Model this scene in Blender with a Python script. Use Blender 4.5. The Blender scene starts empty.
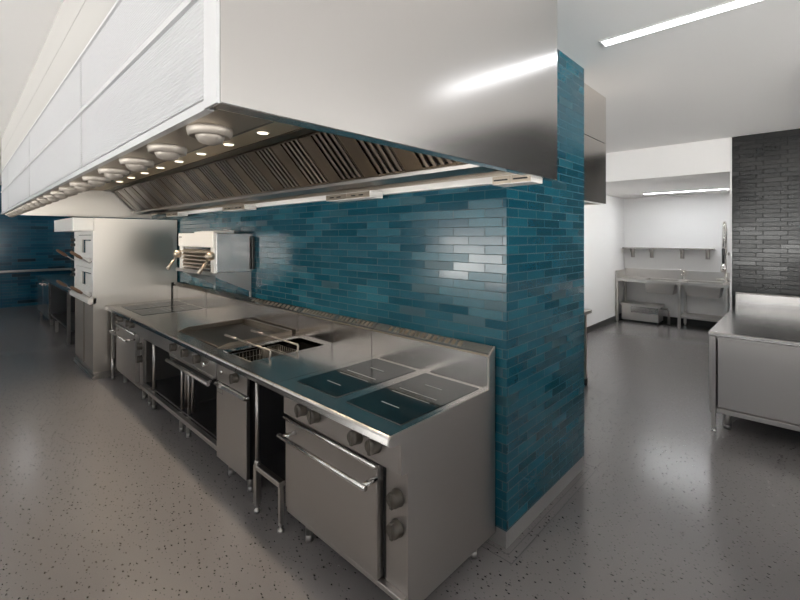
import bpy, bmesh, math
from mathutils import Vector, Matrix

sc = bpy.context.scene
COL = sc.collection
PI = math.pi

ADDED_GROUND_GLOW = (18.5, 17.6, 16.9)     # bright lower half of the world, added to light the ceilings
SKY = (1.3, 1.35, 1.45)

# ------------------------------------------------------------------ materials
def new_mat(name):
    m = bpy.data.materials.new(name); m.use_nodes = True
    nt = m.node_tree
    return m, nt, nt.nodes['Principled BSDF']

def mat(name, col, rough=0.5, metal=0.0, spec=0.5, coat=0.0):
    m, nt, b = new_mat(name)
    b.inputs['Base Color'].default_value = (*col, 1)
    b.inputs['Roughness'].default_value = rough
    b.inputs['Metallic'].default_value = metal
    b.inputs['Specular IOR Level'].default_value = spec
    b.inputs['Coat Weight'].default_value = coat
    return m

def steel(name, col, rough, var=0.025, scale=(1, 1, 6)):
    """brushed stainless: fine stretched noise in the roughness"""
    m, nt, b = new_mat(name)
    b.inputs['Base Color'].default_value = (*col, 1)
    b.inputs['Metallic'].default_value = 1.0
    g = nt.nodes.new('ShaderNodeNewGeometry')
    mp = nt.nodes.new('ShaderNodeMapping'); mp.inputs['Scale'].default_value = scale
    n = nt.nodes.new('ShaderNodeTexNoise'); n.inputs['Scale'].default_value = 6
    r = nt.nodes.new('ShaderNodeMapRange')
    r.inputs['To Min'].default_value = rough - var; r.inputs['To Max'].default_value = rough + var
    nt.links.new(g.outputs['Position'], mp.inputs['Vector'])
    nt.links.new(mp.outputs['Vector'], n.inputs['Vector'])
    nt.links.new(n.outputs['Fac'], r.inputs['Value'])
    nt.links.new(r.outputs['Result'], b.inputs['Roughness'])
    return m

def emis(name, col, strength):
    m, nt, b = new_mat(name)
    b.inputs['Base Color'].default_value = (*col, 1)
    b.inputs['Emission Color'].default_value = (*col, 1)
    b.inputs['Emission Strength'].default_value = strength
    return m

def tile_mat(name, stops, mortar, bw, bh, offset=0.5, rough=(0.12, 0.3), origin=(0, 0), bump=0.25, grain=0.25, mort=0.0022):
    m, nt, b = new_mat(name)
    L = nt.links.new
    N = nt.nodes.new
    g = N('ShaderNodeNewGeometry')
    sp = N('ShaderNodeSeparateXYZ'); L(g.outputs['Position'], sp.inputs[0])
    sn = N('ShaderNodeSeparateXYZ'); L(g.outputs['True Normal'], sn.inputs[0])
    def math_(op, a, c=None):
        n = N('ShaderNodeMath'); n.operation = op
        for i, v in enumerate((a, c)):
            if v is None: continue
            if isinstance(v, (int, float)): n.inputs[i].default_value = v
            else: L(v, n.inputs[i])
        return n.outputs[0]
    ax = math_('ABSOLUTE', sn.outputs[0]); ay = math_('ABSOLUTE', sn.outputs[1])
    u = math_('ADD', math_('MULTIPLY', ax, sp.outputs[1]), math_('MULTIPLY', ay, sp.outputs[0]))
    u = math_('ADD', u, origin[0] + 50 * bw)
    v = math_('ADD', sp.outputs[2], origin[1] + 50 * bh)
    c = N('ShaderNodeCombineXYZ'); L(u, c.inputs[0]); L(v, c.inputs[1])
    br = N('ShaderNodeTexBrick')
    br.offset = offset; br.offset_frequency = 2; br.squash = 1
    br.inputs['Scale'].default_value = 1
    br.inputs['Brick Width'].default_value = bw
    br.inputs['Row Height'].default_value = bh
    br.inputs['Mortar Size'].default_value = mort
    br.inputs['Mortar Smooth'].default_value = 0.1
    br.inputs['Bias'].default_value = 0
    br.inputs['Color1'].default_value = (0, 0, 0, 1)
    br.inputs['Color2'].default_value = (1, 1, 1, 1)
    br.inputs['Mortar'].default_value = (0.5, 0.5, 0.5, 1)
    L(c.outputs[0], br.inputs['Vector'])
    ramp = N('ShaderNodeValToRGB')
    ramp.color_ramp.elements[0].position = stops[0][0]; ramp.color_ramp.elements[0].color = (*stops[0][1], 1)
    ramp.color_ramp.elements[1].position = stops[-1][0]; ramp.color_ramp.elements[1].color = (*stops[-1][1], 1)
    for p, col in stops[1:-1]:
        e = ramp.color_ramp.elements.new(p); e.color = (*col, 1)
    L(br.outputs['Color'], ramp.inputs[0])
    # glaze mottling
    no = N('ShaderNodeTexNoise'); no.inputs['Scale'].default_value = 90; no.inputs['Detail'].default_value = 3
    L(c.outputs[0], no.inputs['Vector'])
    mixm = N('ShaderNodeMix'); mixm.data_type = 'RGBA'; mixm.blend_type = 'MULTIPLY'
    mixm.inputs[0].default_value = grain
    L(ramp.outputs[0], mixm.inputs[6])
    gr = N('ShaderNodeValToRGB'); gr.color_ramp.elements[0].position = 0.3; gr.color_ramp.elements[1].position = 0.7
    L(no.outputs['Fac'], gr.inputs[0]); L(gr.outputs[0], mixm.inputs[7])
    mix = N('ShaderNodeMix'); mix.data_type = 'RGBA'
    L(br.outputs['Fac'], mix.inputs[0]); L(mixm.outputs[2], mix.inputs[6])
    mix.inputs[7].default_value = (*mortar, 1)
    L(mix.outputs[2], b.inputs['Base Color'])
    rr = N('ShaderNodeMapRange'); rr.inputs['To Min'].default_value = rough[0]; rr.inputs['To Max'].default_value = rough[1]
    L(br.outputs['Color'], rr.inputs['Value'])
    rm = N('ShaderNodeMix'); rm.data_type = 'FLOAT'
    L(br.outputs['Fac'], rm.inputs[0]); L(rr.outputs[0], rm.inputs[2]); rm.inputs[3].default_value = 0.8
    L(rm.outputs[0], b.inputs['Roughness'])
    hm = math_('SUBTRACT', math_('MULTIPLY', no.outputs['Fac'], 0.12), br.outputs['Fac'])
    bp = N('ShaderNodeBump'); bp.inputs['Strength'].default_value = bump; bp.inputs['Distance'].default_value = 0.004
    L(hm, bp.inputs['Height']); L(bp.outputs[0], b.inputs['Normal'])
    b.inputs['Specular IOR Level'].default_value = 0.5
    return m

def floor_mat():
    m, nt, b = new_mat('speckled_vinyl')
    L = nt.links.new; N = nt.nodes.new
    g = N('ShaderNodeNewGeometry')
    mp = N('ShaderNodeMapping'); mp.inputs['Scale'].default_value = (1, 1, 1)
    L(g.outputs['Position'], mp.inputs[0])
    def flecks(scale, thr, keep, rot):
        mm = N('ShaderNodeMapping'); mm.inputs['Scale'].default_value = (1, 0.62, 1); mm.inputs['Rotation'].default_value = (0, 0, rot)
        L(mp.outputs[0], mm.inputs[0])
        # distort so that the flecks get ragged chips
        nz = N('ShaderNodeTexNoise'); nz.inputs['Scale'].default_value = scale * 2.2
        L(mm.outputs[0], nz.inputs['Vector'])
        va = N('ShaderNodeVectorMath'); va.operation = 'MULTIPLY_ADD'
        va.inputs[1].default_value = (0.35 / scale,) * 3
        L(nz.outputs['Color'], va.inputs[0]); L(mm.outputs[0], va.inputs[2])
        v = N('ShaderNodeTexVoronoi'); v.inputs['Scale'].default_value = scale; v.inputs['Randomness'].default_value = 1
        v.voronoi_dimensions = '2D'
        L(va.outputs[0], v.inputs['Vector'])
        lt = N('ShaderNodeMath'); lt.operation = 'LESS_THAN'; lt.inputs[1].default_value = thr
        L(v.outputs['Distance'], lt.inputs[0])
        s = N('ShaderNodeSeparateColor'); L(v.outputs['Color'], s.inputs[0])
        k = N('ShaderNodeMath'); k.operation = 'LESS_THAN'; k.inputs[1].default_value = keep
        L(s.outputs[0], k.inputs[0])
        mu = N('ShaderNodeMath'); mu.operation = 'MULTIPLY'; L(lt.outputs[0], mu.inputs[0]); L(k.outputs[0], mu.inputs[1])
        return mu.outputs[0]
    f1 = flecks(33, 0.13, 0.30, 0.5)
    f2 = flecks(60, 0.17, 0.22, 1.1)
    n = N('ShaderNodeTexNoise'); n.inputs['Scale'].default_value = 160; n.inputs['Detail'].default_value = 2
    L(mp.outputs[0], n.inputs['Vector'])
    base = N('ShaderNodeMix'); base.data_type = 'RGBA'
    L(n.outputs['Fac'], base.inputs[0])
    base.inputs[6].default_value = (0.160, 0.150, 0.149, 1); base.inputs[7].default_value = (0.195, 0.183, 0.181, 1)
    m1 = N('ShaderNodeMix'); m1.data_type = 'RGBA'; L(f2, m1.inputs[0]); L(base.outputs[2], m1.inputs[6])
    m1.inputs[7].default_value = (0.10, 0.097, 0.095, 1)
    m2 = N('ShaderNodeMix'); m2.data_type = 'RGBA'; L(f1, m2.inputs[0]); L(m1.outputs[2], m2.inputs[6])
    m2.inputs[7].default_value = (0.025, 0.024, 0.024, 1)
    L(m2.outputs[2], b.inputs['Base Color'])
    b.inputs['Roughness'].default_value = 0.21
    b.inputs['IOR'].default_value = 1.75
    n2 = N('ShaderNodeTexNoise'); n2.inputs['Scale'].default_value = 35; L(mp.outputs[0], n2.inputs['Vector'])
    bp = N('ShaderNodeBump'); bp.inputs['Strength'].default_value = 0.04; bp.inputs['Distance'].default_value = 0.002
    L(n2.outputs['Fac'], bp.inputs['Height']); L(bp.outputs[0], b.inputs['Normal'])
    return m

M = {}
M['steel'] = steel('brushed_steel', (0.44, 0.417, 0.40), 0.325, 0.02)
M['steel_top'] = steel('worktop_steel', (0.62, 0.595, 0.575), 0.21, 0.02)
M['steel_dark'] = steel('hood_inner_steel', (0.50, 0.44, 0.37), 0.33, 0.01)
M['steel_side'] = steel('side_panel_steel', (0.46, 0.435, 0.415), 0.36)
M['polished'] = mat('polished_steel', (0.78, 0.76, 0.73), 0.12, 1.0)
M['hood_skin'] = steel('hood_skin_steel', (0.67, 0.65, 0.635), 0.20, 0.01)
M['hood_front'] = mat('white_aluminium', (0.74, 0.74, 0.75), 0.33, 0.25)
M['oven_white'] = mat('pale_oven_front', (0.74, 0.72, 0.69), 0.35, 0.3)
M['oven_skin'] = steel('oven_skin_steel', (0.60, 0.56, 0.51), 0.33, 0.02)
M['casing'] = mat('smooth_casing_steel', (0.42, 0.41, 0.40), 0.2, 1.0)
M['tan'] = mat('tan_cupboard_door', (0.27, 0.24, 0.21), 0.42, 0.4)
M['steel_light'] = steel('pale_brushed_steel', (0.66, 0.635, 0.61), 0.34, 0.02)
M['frame'] = mat('pale_frame_metal', (0.62, 0.62, 0.63), 0.3, 0.3)
M['rod'] = mat('dull_handle_metal', (0.36, 0.335, 0.305), 0.3, 1.0)
M['joint'] = mat('grey_joint', (0.45, 0.44, 0.43), 0.4, 0.5)
M['filter'] = steel('filter_steel', (0.24, 0.21, 0.175), 0.33, 0.01)
M['light_ceiling'] = steel('warm_ceiling_steel', (0.80, 0.68, 0.53), 0.42, 0.01)
M['edge'] = mat('worktop_edge_steel', (0.40, 0.385, 0.37), 0.2, 1.0)
M['h2_skin'] = mat('smooth_hood_steel', (0.72, 0.68, 0.64), 0.16, 1.0)
M['nozzle'] = mat('matt_nozzle_metal', (0.42, 0.375, 0.33), 0.5, 0.6)
M['mirror'] = mat('smooth_steel', (0.55, 0.53, 0.51), 0.13, 1.0)
M['glass'] = mat('black_ceramic_glass', (0.006, 0.010, 0.012), 0.08, 0.0, 0.7)
M['mark'] = mat('printed_grey_mark', (0.27, 0.265, 0.255), 0.4)
M['knob'] = mat('grey_brown_knob', (0.075, 0.064, 0.052), 0.38)
M['black'] = mat('black_rubber', (0.012, 0.012, 0.012), 0.5)
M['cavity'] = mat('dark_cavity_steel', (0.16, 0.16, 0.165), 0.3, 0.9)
M['griddle'] = steel('seared_griddle_steel', (0.075, 0.065, 0.055), 0.33, 0.01)
M['oil'] = mat('dark_fryer_tank', (0.05, 0.048, 0.045), 0.25, 0.8)
M['wire'] = mat('basket_wire', (0.16, 0.15, 0.14), 0.3, 1.0)
M['wood'] = mat('dark_wood_grip', (0.13, 0.075, 0.045), 0.5)
M['brass'] = mat('warm_metal', (0.50, 0.43, 0.35), 0.3, 1.0)
M['wall'] = mat('white_paint', (0.76, 0.745, 0.73), 0.6)
M['wetwall'] = mat('white_wall_cladding', (0.88, 0.875, 0.87), 0.3)
M['cladding'] = mat('grey_cladding', (0.40, 0.388, 0.372), 0.5)
M['ceiling'] = mat('ceiling_paint', (0.90, 0.88, 0.868), 0.75)
M['skirting'] = mat('grey_cove_skirting', (0.20, 0.19, 0.185), 0.35)
M['skirtblack'] = mat('black_skirting', (0.02, 0.02, 0.021), 0.3)
M['line'] = mat('dark_weld_line', (0.05, 0.05, 0.05), 0.5)
M['seam'] = mat('pale_trim', (0.82, 0.81, 0.80), 0.4)
M['grey_box'] = mat('grey_plastic', (0.28, 0.27, 0.26), 0.4)
M['floor'] = floor_mat()
TEAL = [(0.0, (0.003, 0.052, 0.080)), (0.3, (0.003, 0.058, 0.090)), (0.7, (0.005, 0.076, 0.112)), (0.92, (0.007, 0.092, 0.130)), (1.0, (0.010, 0.044, 0.060))]
M['tile'] = tile_mat('teal_glazed_brick_tile', TEAL, (0.032, 0.062, 0.072), 0.228, 0.0532, 0.5, (0.10, 0.28), (0.02, 0.0))
DEEP = [(0.0, (0.007, 0.068, 0.125)), (0.8, (0.012, 0.115, 0.19)), (1.0, (0.004, 0.02, 0.035))]
M['tile_far'] = tile_mat('deep_blue_brick_tile', DEEP, (0.03, 0.08, 0.11), 0.35, 0.075, 0.30, (0.12, 0.25))
DARK = [(0.0, (0.017, 0.018, 0.018)), (1.0, (0.025, 0.024, 0.023))]
M['tile_dark'] = tile_mat('black_brick_tile', DARK, (0.004, 0.005, 0.006), 0.225, 0.0537, 0.71, (0.16, 0.28), (0.078, 0.0), 0.5, 0.25, 0.003)
M['lamp'] = emis('lamp_diffuser', (0.93, 0.96, 1.0), 8.0)
M['added_lamp'] = emis('added_lamp_diffuser', (0.97, 0.97, 1.0), 40.0)  # glow of the lamps added over the right aisle
M['lamp_soft'] = emis('washroom_lamp_diffuser', (0.95, 0.97, 1.0), 75.0)
M['spot'] = emis('downlight_glow', (1.0, 0.86, 0.66), 3.5)
M['strip_white'] = mat('white_light_rail', (0.80, 0.77, 0.74), 0.4)
m, nt, b_ = new_mat('window_glass')
tr = nt.nodes.new('ShaderNodeBsdfTransparent'); tr.inputs[0].default_value = (0.95, 0.97, 0.97, 1)
gl = nt.nodes.new('ShaderNodeBsdfGlossy'); gl.inputs['Roughness'].default_value = 0.02
fz = nt.nodes.new('ShaderNodeFresnel'); fz.inputs[0].default_value = 1.45
mx = nt.nodes.new('ShaderNodeMixShader')
nt.links.new(fz.outputs[0], mx.inputs[0]); nt.links.new(tr.outputs[0], mx.inputs[1]); nt.links.new(gl.outputs[0], mx.inputs[2])
nt.links.new(mx.outputs[0], nt.nodes['Material Output'].inputs[0])
M['window_glass'] = m
M['pane'] = mat('oven_glass', (0.02, 0.02, 0.02), 0.05)

# ------------------------------------------------------------------ mesh builder
class B:
    def __init__(self):
        self.bm = bmesh.new()
    def box(self, x0, x1, y0, y1, z0, z1):
        r = bmesh.ops.create_cube(self.bm, size=1)
        for v in r['verts']:
            v.co = Vector(((x0 + x1) / 2 + v.co.x * (x1 - x0), (y0 + y1) / 2 + v.co.y * (y1 - y0), (z0 + z1) / 2 + v.co.z * (z1 - z0)))
        return self
    def prism(self, pts, axis, a, b):
        """closed polygon extruded along axis; pts are the two other coordinates in x,y,z order"""
        def mk(p, t):
            if axis == 'y': return (p[0], t, p[1])
            if axis == 'x': return (t, p[0], p[1])
            return (p[0], p[1], t)
        va = [self.bm.verts.new(mk(p, a)) for p in pts]
        vb = [self.bm.verts.new(mk(p, b)) for p in pts]
        n = len(pts)
        self.bm.faces.new(va); self.bm.faces.new(list(reversed(vb)))
        for i in range(n):
            j = (i + 1) % n
            self.bm.faces.new((va[j], va[i], vb[i], vb[j]))
        return self
    def tube(self, pts, r, seg=10, cap=True):
        pts = [Vector(p) for p in pts]
        rs = r if isinstance(r, (list, tuple)) else [r] * len(pts)
        rings = []
        d0 = (pts[1] - pts[0]).normalized()
        up = Vector((0, 0, 1)) if abs(d0.z) < 0.9 else Vector((1, 0, 0))
        n1 = d0.cross(up).normalized()
        for i, p in enumerate(pts):
            if i == 0: d = d0
            elif i == len(pts) - 1: d = (pts[i] - pts[i - 1]).normalized()
            else: d = ((pts[i] - pts[i - 1]).normalized() + (pts[i + 1] - pts[i]).normalized()).normalized()
            n1 = (n1 - d * n1.dot(d)).normalized(); n2 = d.cross(n1)
            rings.append([self.bm.verts.new(p + (n1 * math.cos(2 * PI * k / seg) + n2 * math.sin(2 * PI * k / seg)) * rs[i]) for k in range(seg)])
        for a, b in zip(rings, rings[1:]):
            for k in range(seg):
                f = self.bm.faces.new((a[k], a[(k + 1) % seg], b[(k + 1) % seg], b[k])); f.smooth = True
        if cap:
            self.bm.faces.new(list(reversed(rings[0]))); self.bm.faces.new(rings[-1])
        return self
    def lathe(self, prof, c, axis='z', seg=24):
        """prof: list of (radius, height); revolved about axis through c"""
        rings = []
        for r, h in prof:
            ring = []
            for k in range(seg):
                a = 2 * PI * k / seg
                p = {'z': (r * math.cos(a), r * math.sin(a), h), 'x': (h, r * math.cos(a), r * math.sin(a)), 'y': (r * math.cos(a), h, r * math.sin(a))}[axis]
                ring.append(self.bm.verts.new(Vector(c) + Vector(p)))
            rings.append(ring)
        for a, b in zip(rings, rings[1:]):
            for k in range(seg):
                f = self.bm.faces.new((a[k], a[(k + 1) % seg], b[(k + 1) % seg], b[k])); f.smooth = True
        self.bm.faces.new(list(reversed(rings[0]))); self.bm.faces.new(rings[-1])
        return self
    def bevel(self, w=0.002, seg=2):
        es = [e for e in self.bm.edges if len(e.link_faces) == 2 and e.calc_face_angle(0) > 0.7 and not all(f.smooth for f in e.link_faces)]
        bmesh.ops.bevel(self.bm, geom=es, offset=w, segments=seg, affect='EDGES', profile=0.5, clamp_overlap=True)
        return self
    def build(self, name, material, parent=None, label=None, kind=None, smooth=None):
        bmesh.ops.recalc_face_normals(self.bm, faces=self.bm.faces[:])
        off = Vector((0, 0, 0)); p = parent
        while p is not None:
            off += Vector(p.location); p = p.parent
        if parent is None:
            xs = [v.co for v in self.bm.verts]
            off = Vector(((min(c.x for c in xs) + max(c.x for c in xs)) / 2, (min(c.y for c in xs) + max(c.y for c in xs)) / 2, min(c.z for c in xs)))
        for v in self.bm.verts: v.co -= off
        me = bpy.data.meshes.new(name); self.bm.to_mesh(me); self.bm.free()
        me.materials.append(M[material])
        o = bpy.data.objects.new(name, me); COL.objects.link(o)
        if parent is not None: o.parent = parent
        else: o.location = off
        if label: o['label'] = label
        if kind: o['kind'] = kind
        return o

def thing(name, label, cat, loc, group=None):
    o = bpy.data.objects.new(name, None); COL.objects.link(o)
    o.empty_display_size = 0.1
    o.location = loc; o['label'] = label; o['category'] = cat
    if group: o['group'] = group
    return o
def tag(o, label, cat, group=None):
    o['label'] = label; o['category'] = cat
    if group: o['group'] = group
    return o
def copy_tree(o, parent=None):
    c = o.copy(); COL.objects.link(c)
    if parent is not None: c.parent = parent
    for ch in list(o.children): copy_tree(ch, c)
    return c

# ------------------------------------------------------------------ setting
XW, YE, XB = 2.125, 1.207, 3.275            # tiled cooking wall face, its end face
CEIL = 3.02
S = 'structure'
B().box(-4.6, 10.3, -5.1, 14.5, -0.1, 0).build('floor', 'floor', kind=S)
B().box(-4.6, 10.3, -5.1, 14.5, CEIL, CEIL + 0.1).build('ceiling', 'ceiling', kind=S)
# central tiled wall standing on a recessed skirting
B().box(XW, XB, YE, 14.3, 0.10, CEIL).build('wall_center', 'tile', kind=S)
B().box(XW + 0.004, XB - 0.004, YE + 0.004, 14.3, 0, 0.10).build('baseboard_center', 'skirting', kind=S)
b = B()
for o_, w_ in ((0.03, 0.004), (0.075, 0.004)):
    b.box(XW - o_, XB + o_, YE - o_, YE - o_ + w_, 0.0005, 0.0015)
    b.box(XB + o_ - w_, XB + o_, YE - o_, 14.2, 0.0005, 0.0015)
    b.box(XW - o_, XW - o_ + w_, YE - o_, 6.0, 0.0005, 0.0015)
b.build('trim_1', 'line', kind=S)
B().prism([(14.262, 0.862), (14.3, 0.862), (14.3, 0.918), (14.262, 0.918), (14.255, 0.90), (14.255, 0.88)], 'x', -4.5, XW).build('trim_2', 'steel', kind=S)
def unseen_window_wall(name, fixed, axis, lo, hi, openings, z0, z1):
    """plain wall 0.1 m thick with unseen glazed openings"""
    global NW
    f0, f1 = fixed
    def bx(b, a, c, za, zb, g0=f0, g1=f1):
        return b.box(g0, g1, a, c, za, zb) if axis == 'x' else b.box(a, c, g0, g1, za, zb)
    b = B(); p = lo
    for a, c in openings:
        bx(b, p, a, 0, CEIL); bx(b, a, c, 0, z0); bx(b, a, c, z1, CEIL); p = c
    bx(b, p, hi, 0, CEIL)
    b.build(name, 'wall', kind=S)
    m_ = (f0 + f1) / 2
    for a, c in openings:
        NW += 1
        fr = B(); mid = (a + c) / 2
        bx(fr, a, a + 0.05, z0, z1, m_ - .03, m_ + .03); bx(fr, c - 0.05, c, z0, z1, m_ - .03, m_ + .03)
        bx(fr, mid - 0.025, mid + 0.025, z0, z1, m_ - .03, m_ + .03)
        bx(fr, a, c, z0, z0 + 0.05, m_ - .03, m_ + .03); bx(fr, a, c, z1 - 0.05, z1, m_ - .03, m_ + .03)
        fo = fr.build('window_%d' % NW, 'seam', kind=S)
        pn = B(); bx(pn, a + 0.04, c - 0.04, z0 + 0.04, z1 - 0.04, m_ - .004, m_ + .004)
        pn.build('pane', 'window_glass', fo)
NW = 0
unseen_window_wall('wall_left', (-4.6, -4.5), 'x', -5.0, 14.3, [(-4.4, -1.4), (-0.2, 2.8), (4.0, 7.0), (8.4, 11.4)], 0.6, 2.85)  # unseen windows, added to light the hood front and ceiling
unseen_window_wall('wall_back', (-5.1, -5.0), 'y', -4.6, 10.3, [(-4.0, -1.0), (0.0, 2.6), (3.3, 6.7)], 0.6, 2.85)  # windows behind the camera, added to let in more light
B().box(-4.6, 3.25, 14.3, 14.5, 0, CEIL).build('wall_far', 'tile_far', kind=S)
unseen_window_wall('wall_far_right', (14.3, 14.5), 'y', 3.25, 10.3, [(3.6, 6.5)], 0.9, 2.85)  # window out of view, added to light the right aisle
# right side: dark tiled wall, opening to the wash room, bulkhead and soffit
B().box(6.81, 6.95, -5.0, 0.68, 0, CEIL).build('wall_right', 'tile_dark', kind=S)
B().box(6.806, 6.954, 0.672, 0.692, 0, CEIL).build('trim_3', 'seam', kind=S)
B().box(6.81, 10.2, 0.692, 2.86, 2.585, CEIL).build('ceiling_soffit', 'ceiling', kind=S)
B().box(6.81, 10.2, 2.86, 3.0, 0, CEIL).build('wall_washroom_left', 'wetwall', kind=S)
unseen_window_wall('wall_right_far', (6.81, 6.95), 'x', 3.0, 14.3, [(3.2, 6.6), (7.0, 10.4)], 0.4, 2.85)  # hidden windows, added to brighten the right aisle ceiling
B().box(10.1, 10.2, 0.4, 2.86, 0, 2.585).build('wall_washroom_back', 'wetwall', kind=S)
unseen_window_wall('wall_washroom_right', (0.3, 0.4), 'y', 6.95, 10.2, [(7.1, 9.9)], 0.3, 2.50)
B().box(6.81, 10.1, 2.846, 2.86, 0, 0.115).build('baseboard_washroom_left', 'skirtblack', kind=S)
B().box(10.085, 10.1, 0.4, 2.846, 0, 0.115).build('baseboard_washroom_back', 'skirtblack', kind=S)
# unseen dark slab, added so the hood end panel reflects a dark patch
B().box(4.3, 6.808, -2.6, -0.35, 2.90, CEIL).build('added_dark_slab', 'tile_dark', kind=S)
# cladding that closes the gap between the hood front and the ceiling
B().box(0.395, 0.415, 0.93, 7.5, 2.588, 2.80).box(0.395, 0.415, 0.93, 7.5, 2.803, CEIL).build('trim_4', 'cladding', kind=S)

# ------------------------------------------------------------------ ceiling lights
def ceiling_light(x, y0, y1, label, w=0.085, z=CEIL, m='lamp', group=None, axis='y'):
    t = thing('ceiling_light', label, 'ceiling light', ((x), (y0 + y1) / 2, z), group)
    h = w / 2
    fr = B()
    fr.box(x - h - 0.012, x - h, y0 - 0.012, y1 + 0.012, z - 0.006, z + 0.0)
    fr.box(x + h, x + h + 0.012, y0 - 0.012, y1 + 0.012, z - 0.006, z + 0.0)
    fr.box(x - h, x + h, y0 - 0.012, y0, z - 0.006, z).box(x - h, x + h, y1, y1 + 0.012, z - 0.006, z)
    fr.build('frame', 'seam', t)
    B().box(x - h, x + h, y0, y1, z - 0.004, z - 0.001).build('diffuser', m, t)
    return t
ceiling_light(2.93, -0.50, 0.955, 'long white ceiling strip light above the aisle beside the tiled wall end')
G1 = 'added unseen strip lights over the left aisle'
for yy in (-2.6, 0.2, 3.0, 5.8, 8.6):  # unseen lamps, added to brighten the hood front
    ceiling_light(-1.3, yy, yy + 1.5, 'added unseen strip light over the aisle left of the hood', group=G1)
ceiling_light(1.0, 11.2, 12.7, 'white recessed ceiling strip light beyond the far end of the hood')
G2 = 'added unseen strip lights over the right aisle'
for yy in (-4.5, 2.4, 5.4):  # lamps out of view, added to brighten the right aisle
    ceiling_light(5.4, yy, yy + 1.5, 'added unseen strip light over the aisle on the right', m='added_lamp', group=G2)
ceiling_light(9.2, 0.95, 2.26, 'short white strip light under the wash room soffit', w=0.06, z=2.585, m='lamp_soft')

# ------------------------------------------------------------------ extraction hood
HF, HY0, HY1, HZ = 0.39, 0.915, 7.5, 2.04
hood = thing('extraction_hood', 'long steel extraction hood with fluted white front over the cooking line', 'extractor hood', (1.2, 0.915, HZ))
B().box(HF + 0.004, XW - 0.002, HY0, HY0 + 0.05, HZ, CEIL - 0.002).bevel(0.003).build('end_panel', 'hood_skin', hood)
B().box(HF + 0.16, XW - 0.002, HY1 - 0.05, HY1, HZ, 2.60).build('far_end_panel', 'oven_skin', hood)
# front frame: stiles and rails in front of the fluted panels
joints = [0.985, 2.42, 4.45, 6.48]
fr = B()
fr.box(HF - 0.004, HF + 0.003, HY0 + 0.001, 0.985, HZ, 2.586)
fr.box(HF, HF + 0.02, 0.985, HY1, HZ, HZ + 0.022).box(HF, HF + 0.02, 0.985, HY1, 2.574, 2.586)
fr.box(HF, HF + 0.02, 0.985, HY1, 2.318, 2.336)
for y in joints[1:]:
    for za, zb in ((HZ + 0.022, 2.318), (2.336, 2.574)):
        B().box(HF + 0.008, HF + 0.02, y - 0.013, y + 0.013, za, zb).build('joint_strip', 'joint', hood)
fr.build('front_frame', 'frame', hood)
def fluted(y0, y1, z0, z1):
    n = max(4, round((z1 - z0) / 0.0088)); dz = (z1 - z0) / n
    pts = []
    for i in range(n):
        z = z0 + i * dz
        pts += [(HF + 0.012, z), (HF + 0.004, z + dz * 0.12), (HF + 0.004, z + dz * 0.30), (HF + 0.012, z + dz * 0.98)]
    pts += [(HF + 0.012, z1), (HF + 0.02, z1), (HF + 0.02, z0)]
    return B().prism(pts, 'y', y0, y1)
ys = joints + [HY1]
for i in range(4):
    a, c = ys[i] + (0.012 if i else 0.006), ys[i + 1] - 0.012
    fluted(a, c, HZ + 0.03, 2.314).build('front_panel', 'hood_front', hood)
    fluted(a, c, 2.340, 2.570).build('front_panel', 'hood_front', hood)
# air plenum along the front edge
b = B().box(HF + 0.02, 0.545, HY0 + 0.05, HY1, HZ, HZ + 0.004).box(0.541, 0.545, HY0 + 0.05, HY1, HZ + 0.004, 2.43)
b.build('air_plenum', 'steel_dark', hood)
B().box(0.545, 0.552, HY0 + 0.05, HY1 - 0.05, HZ - 0.001, HZ + 0.03).build('plenum_lip', 'filter', hood)
B().box(HF + 0.02, 1.50, HY0 + 0.05, HY1 - 0.05, 2.43, 2.436).build('light_ceiling', 'light_ceiling', hood)
B().box(1.485, 1.60, HY0 + 0.05, HY1 - 0.05, 2.424, 2.440).box(1.585, 1.60, HY0 + 0.05, HY1 - 0.05, 2.415, 2.45).build('filter_rail', 'filter', hood)
# nozzles: flange and dished bowl with a slot
def nozzle(y):
    c = (0.468, y, HZ)
    n = B().lathe([(0.001, 0.0), (0.056, 0.0), (0.058, -0.006), (0.054, -0.022), (0.048, -0.024), (0.046, -0.016), (0.001, -0.016)], c, seg=28).build('air_nozzle', 'nozzle', hood)
    d = B().lathe([(0.036, -0.012), (0.037, -0.022), (0.030, -0.036), (0.014, -0.043), (0.001, -0.044)], c, seg=24).build('nozzle_bowl', 'nozzle', n)
    return n
for i in range(19): nozzle(1.15 + i * 0.333)
for i in range(10):
    y = 1.54 + i * 0.5 + 0.5 - 0.5
    d = B().lathe([(0.001, 0), (0.043, 0), (0.046, -0.004), (0.040, -0.006), (0.001, -0.006)], (1.37, y, 2.43), seg=24).build('downlight', 'seam', hood)
    B().lathe([(0.001, -0.006), (0.034, -0.006), (0.033, -0.009), (0.001, -0.009)], (1.37, y, 2.43), seg=20).build('lens', 'spot', d)
    ld = bpy.data.lights.new('downlight_lamp', 'SPOT'); ld.energy = 36; ld.color = (1.0, 0.84, 0.64); ld.spot_size = 1.95; ld.spot_blend = 1.0; ld.shadow_soft_size = 0.06
    lo = bpy.data.objects.new('downlight_lamp', ld); COL.objects.link(lo); lo.parent = hood
    lo.location = Vector((1.37, y, 2.405)) - Vector(hood.location)
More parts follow.
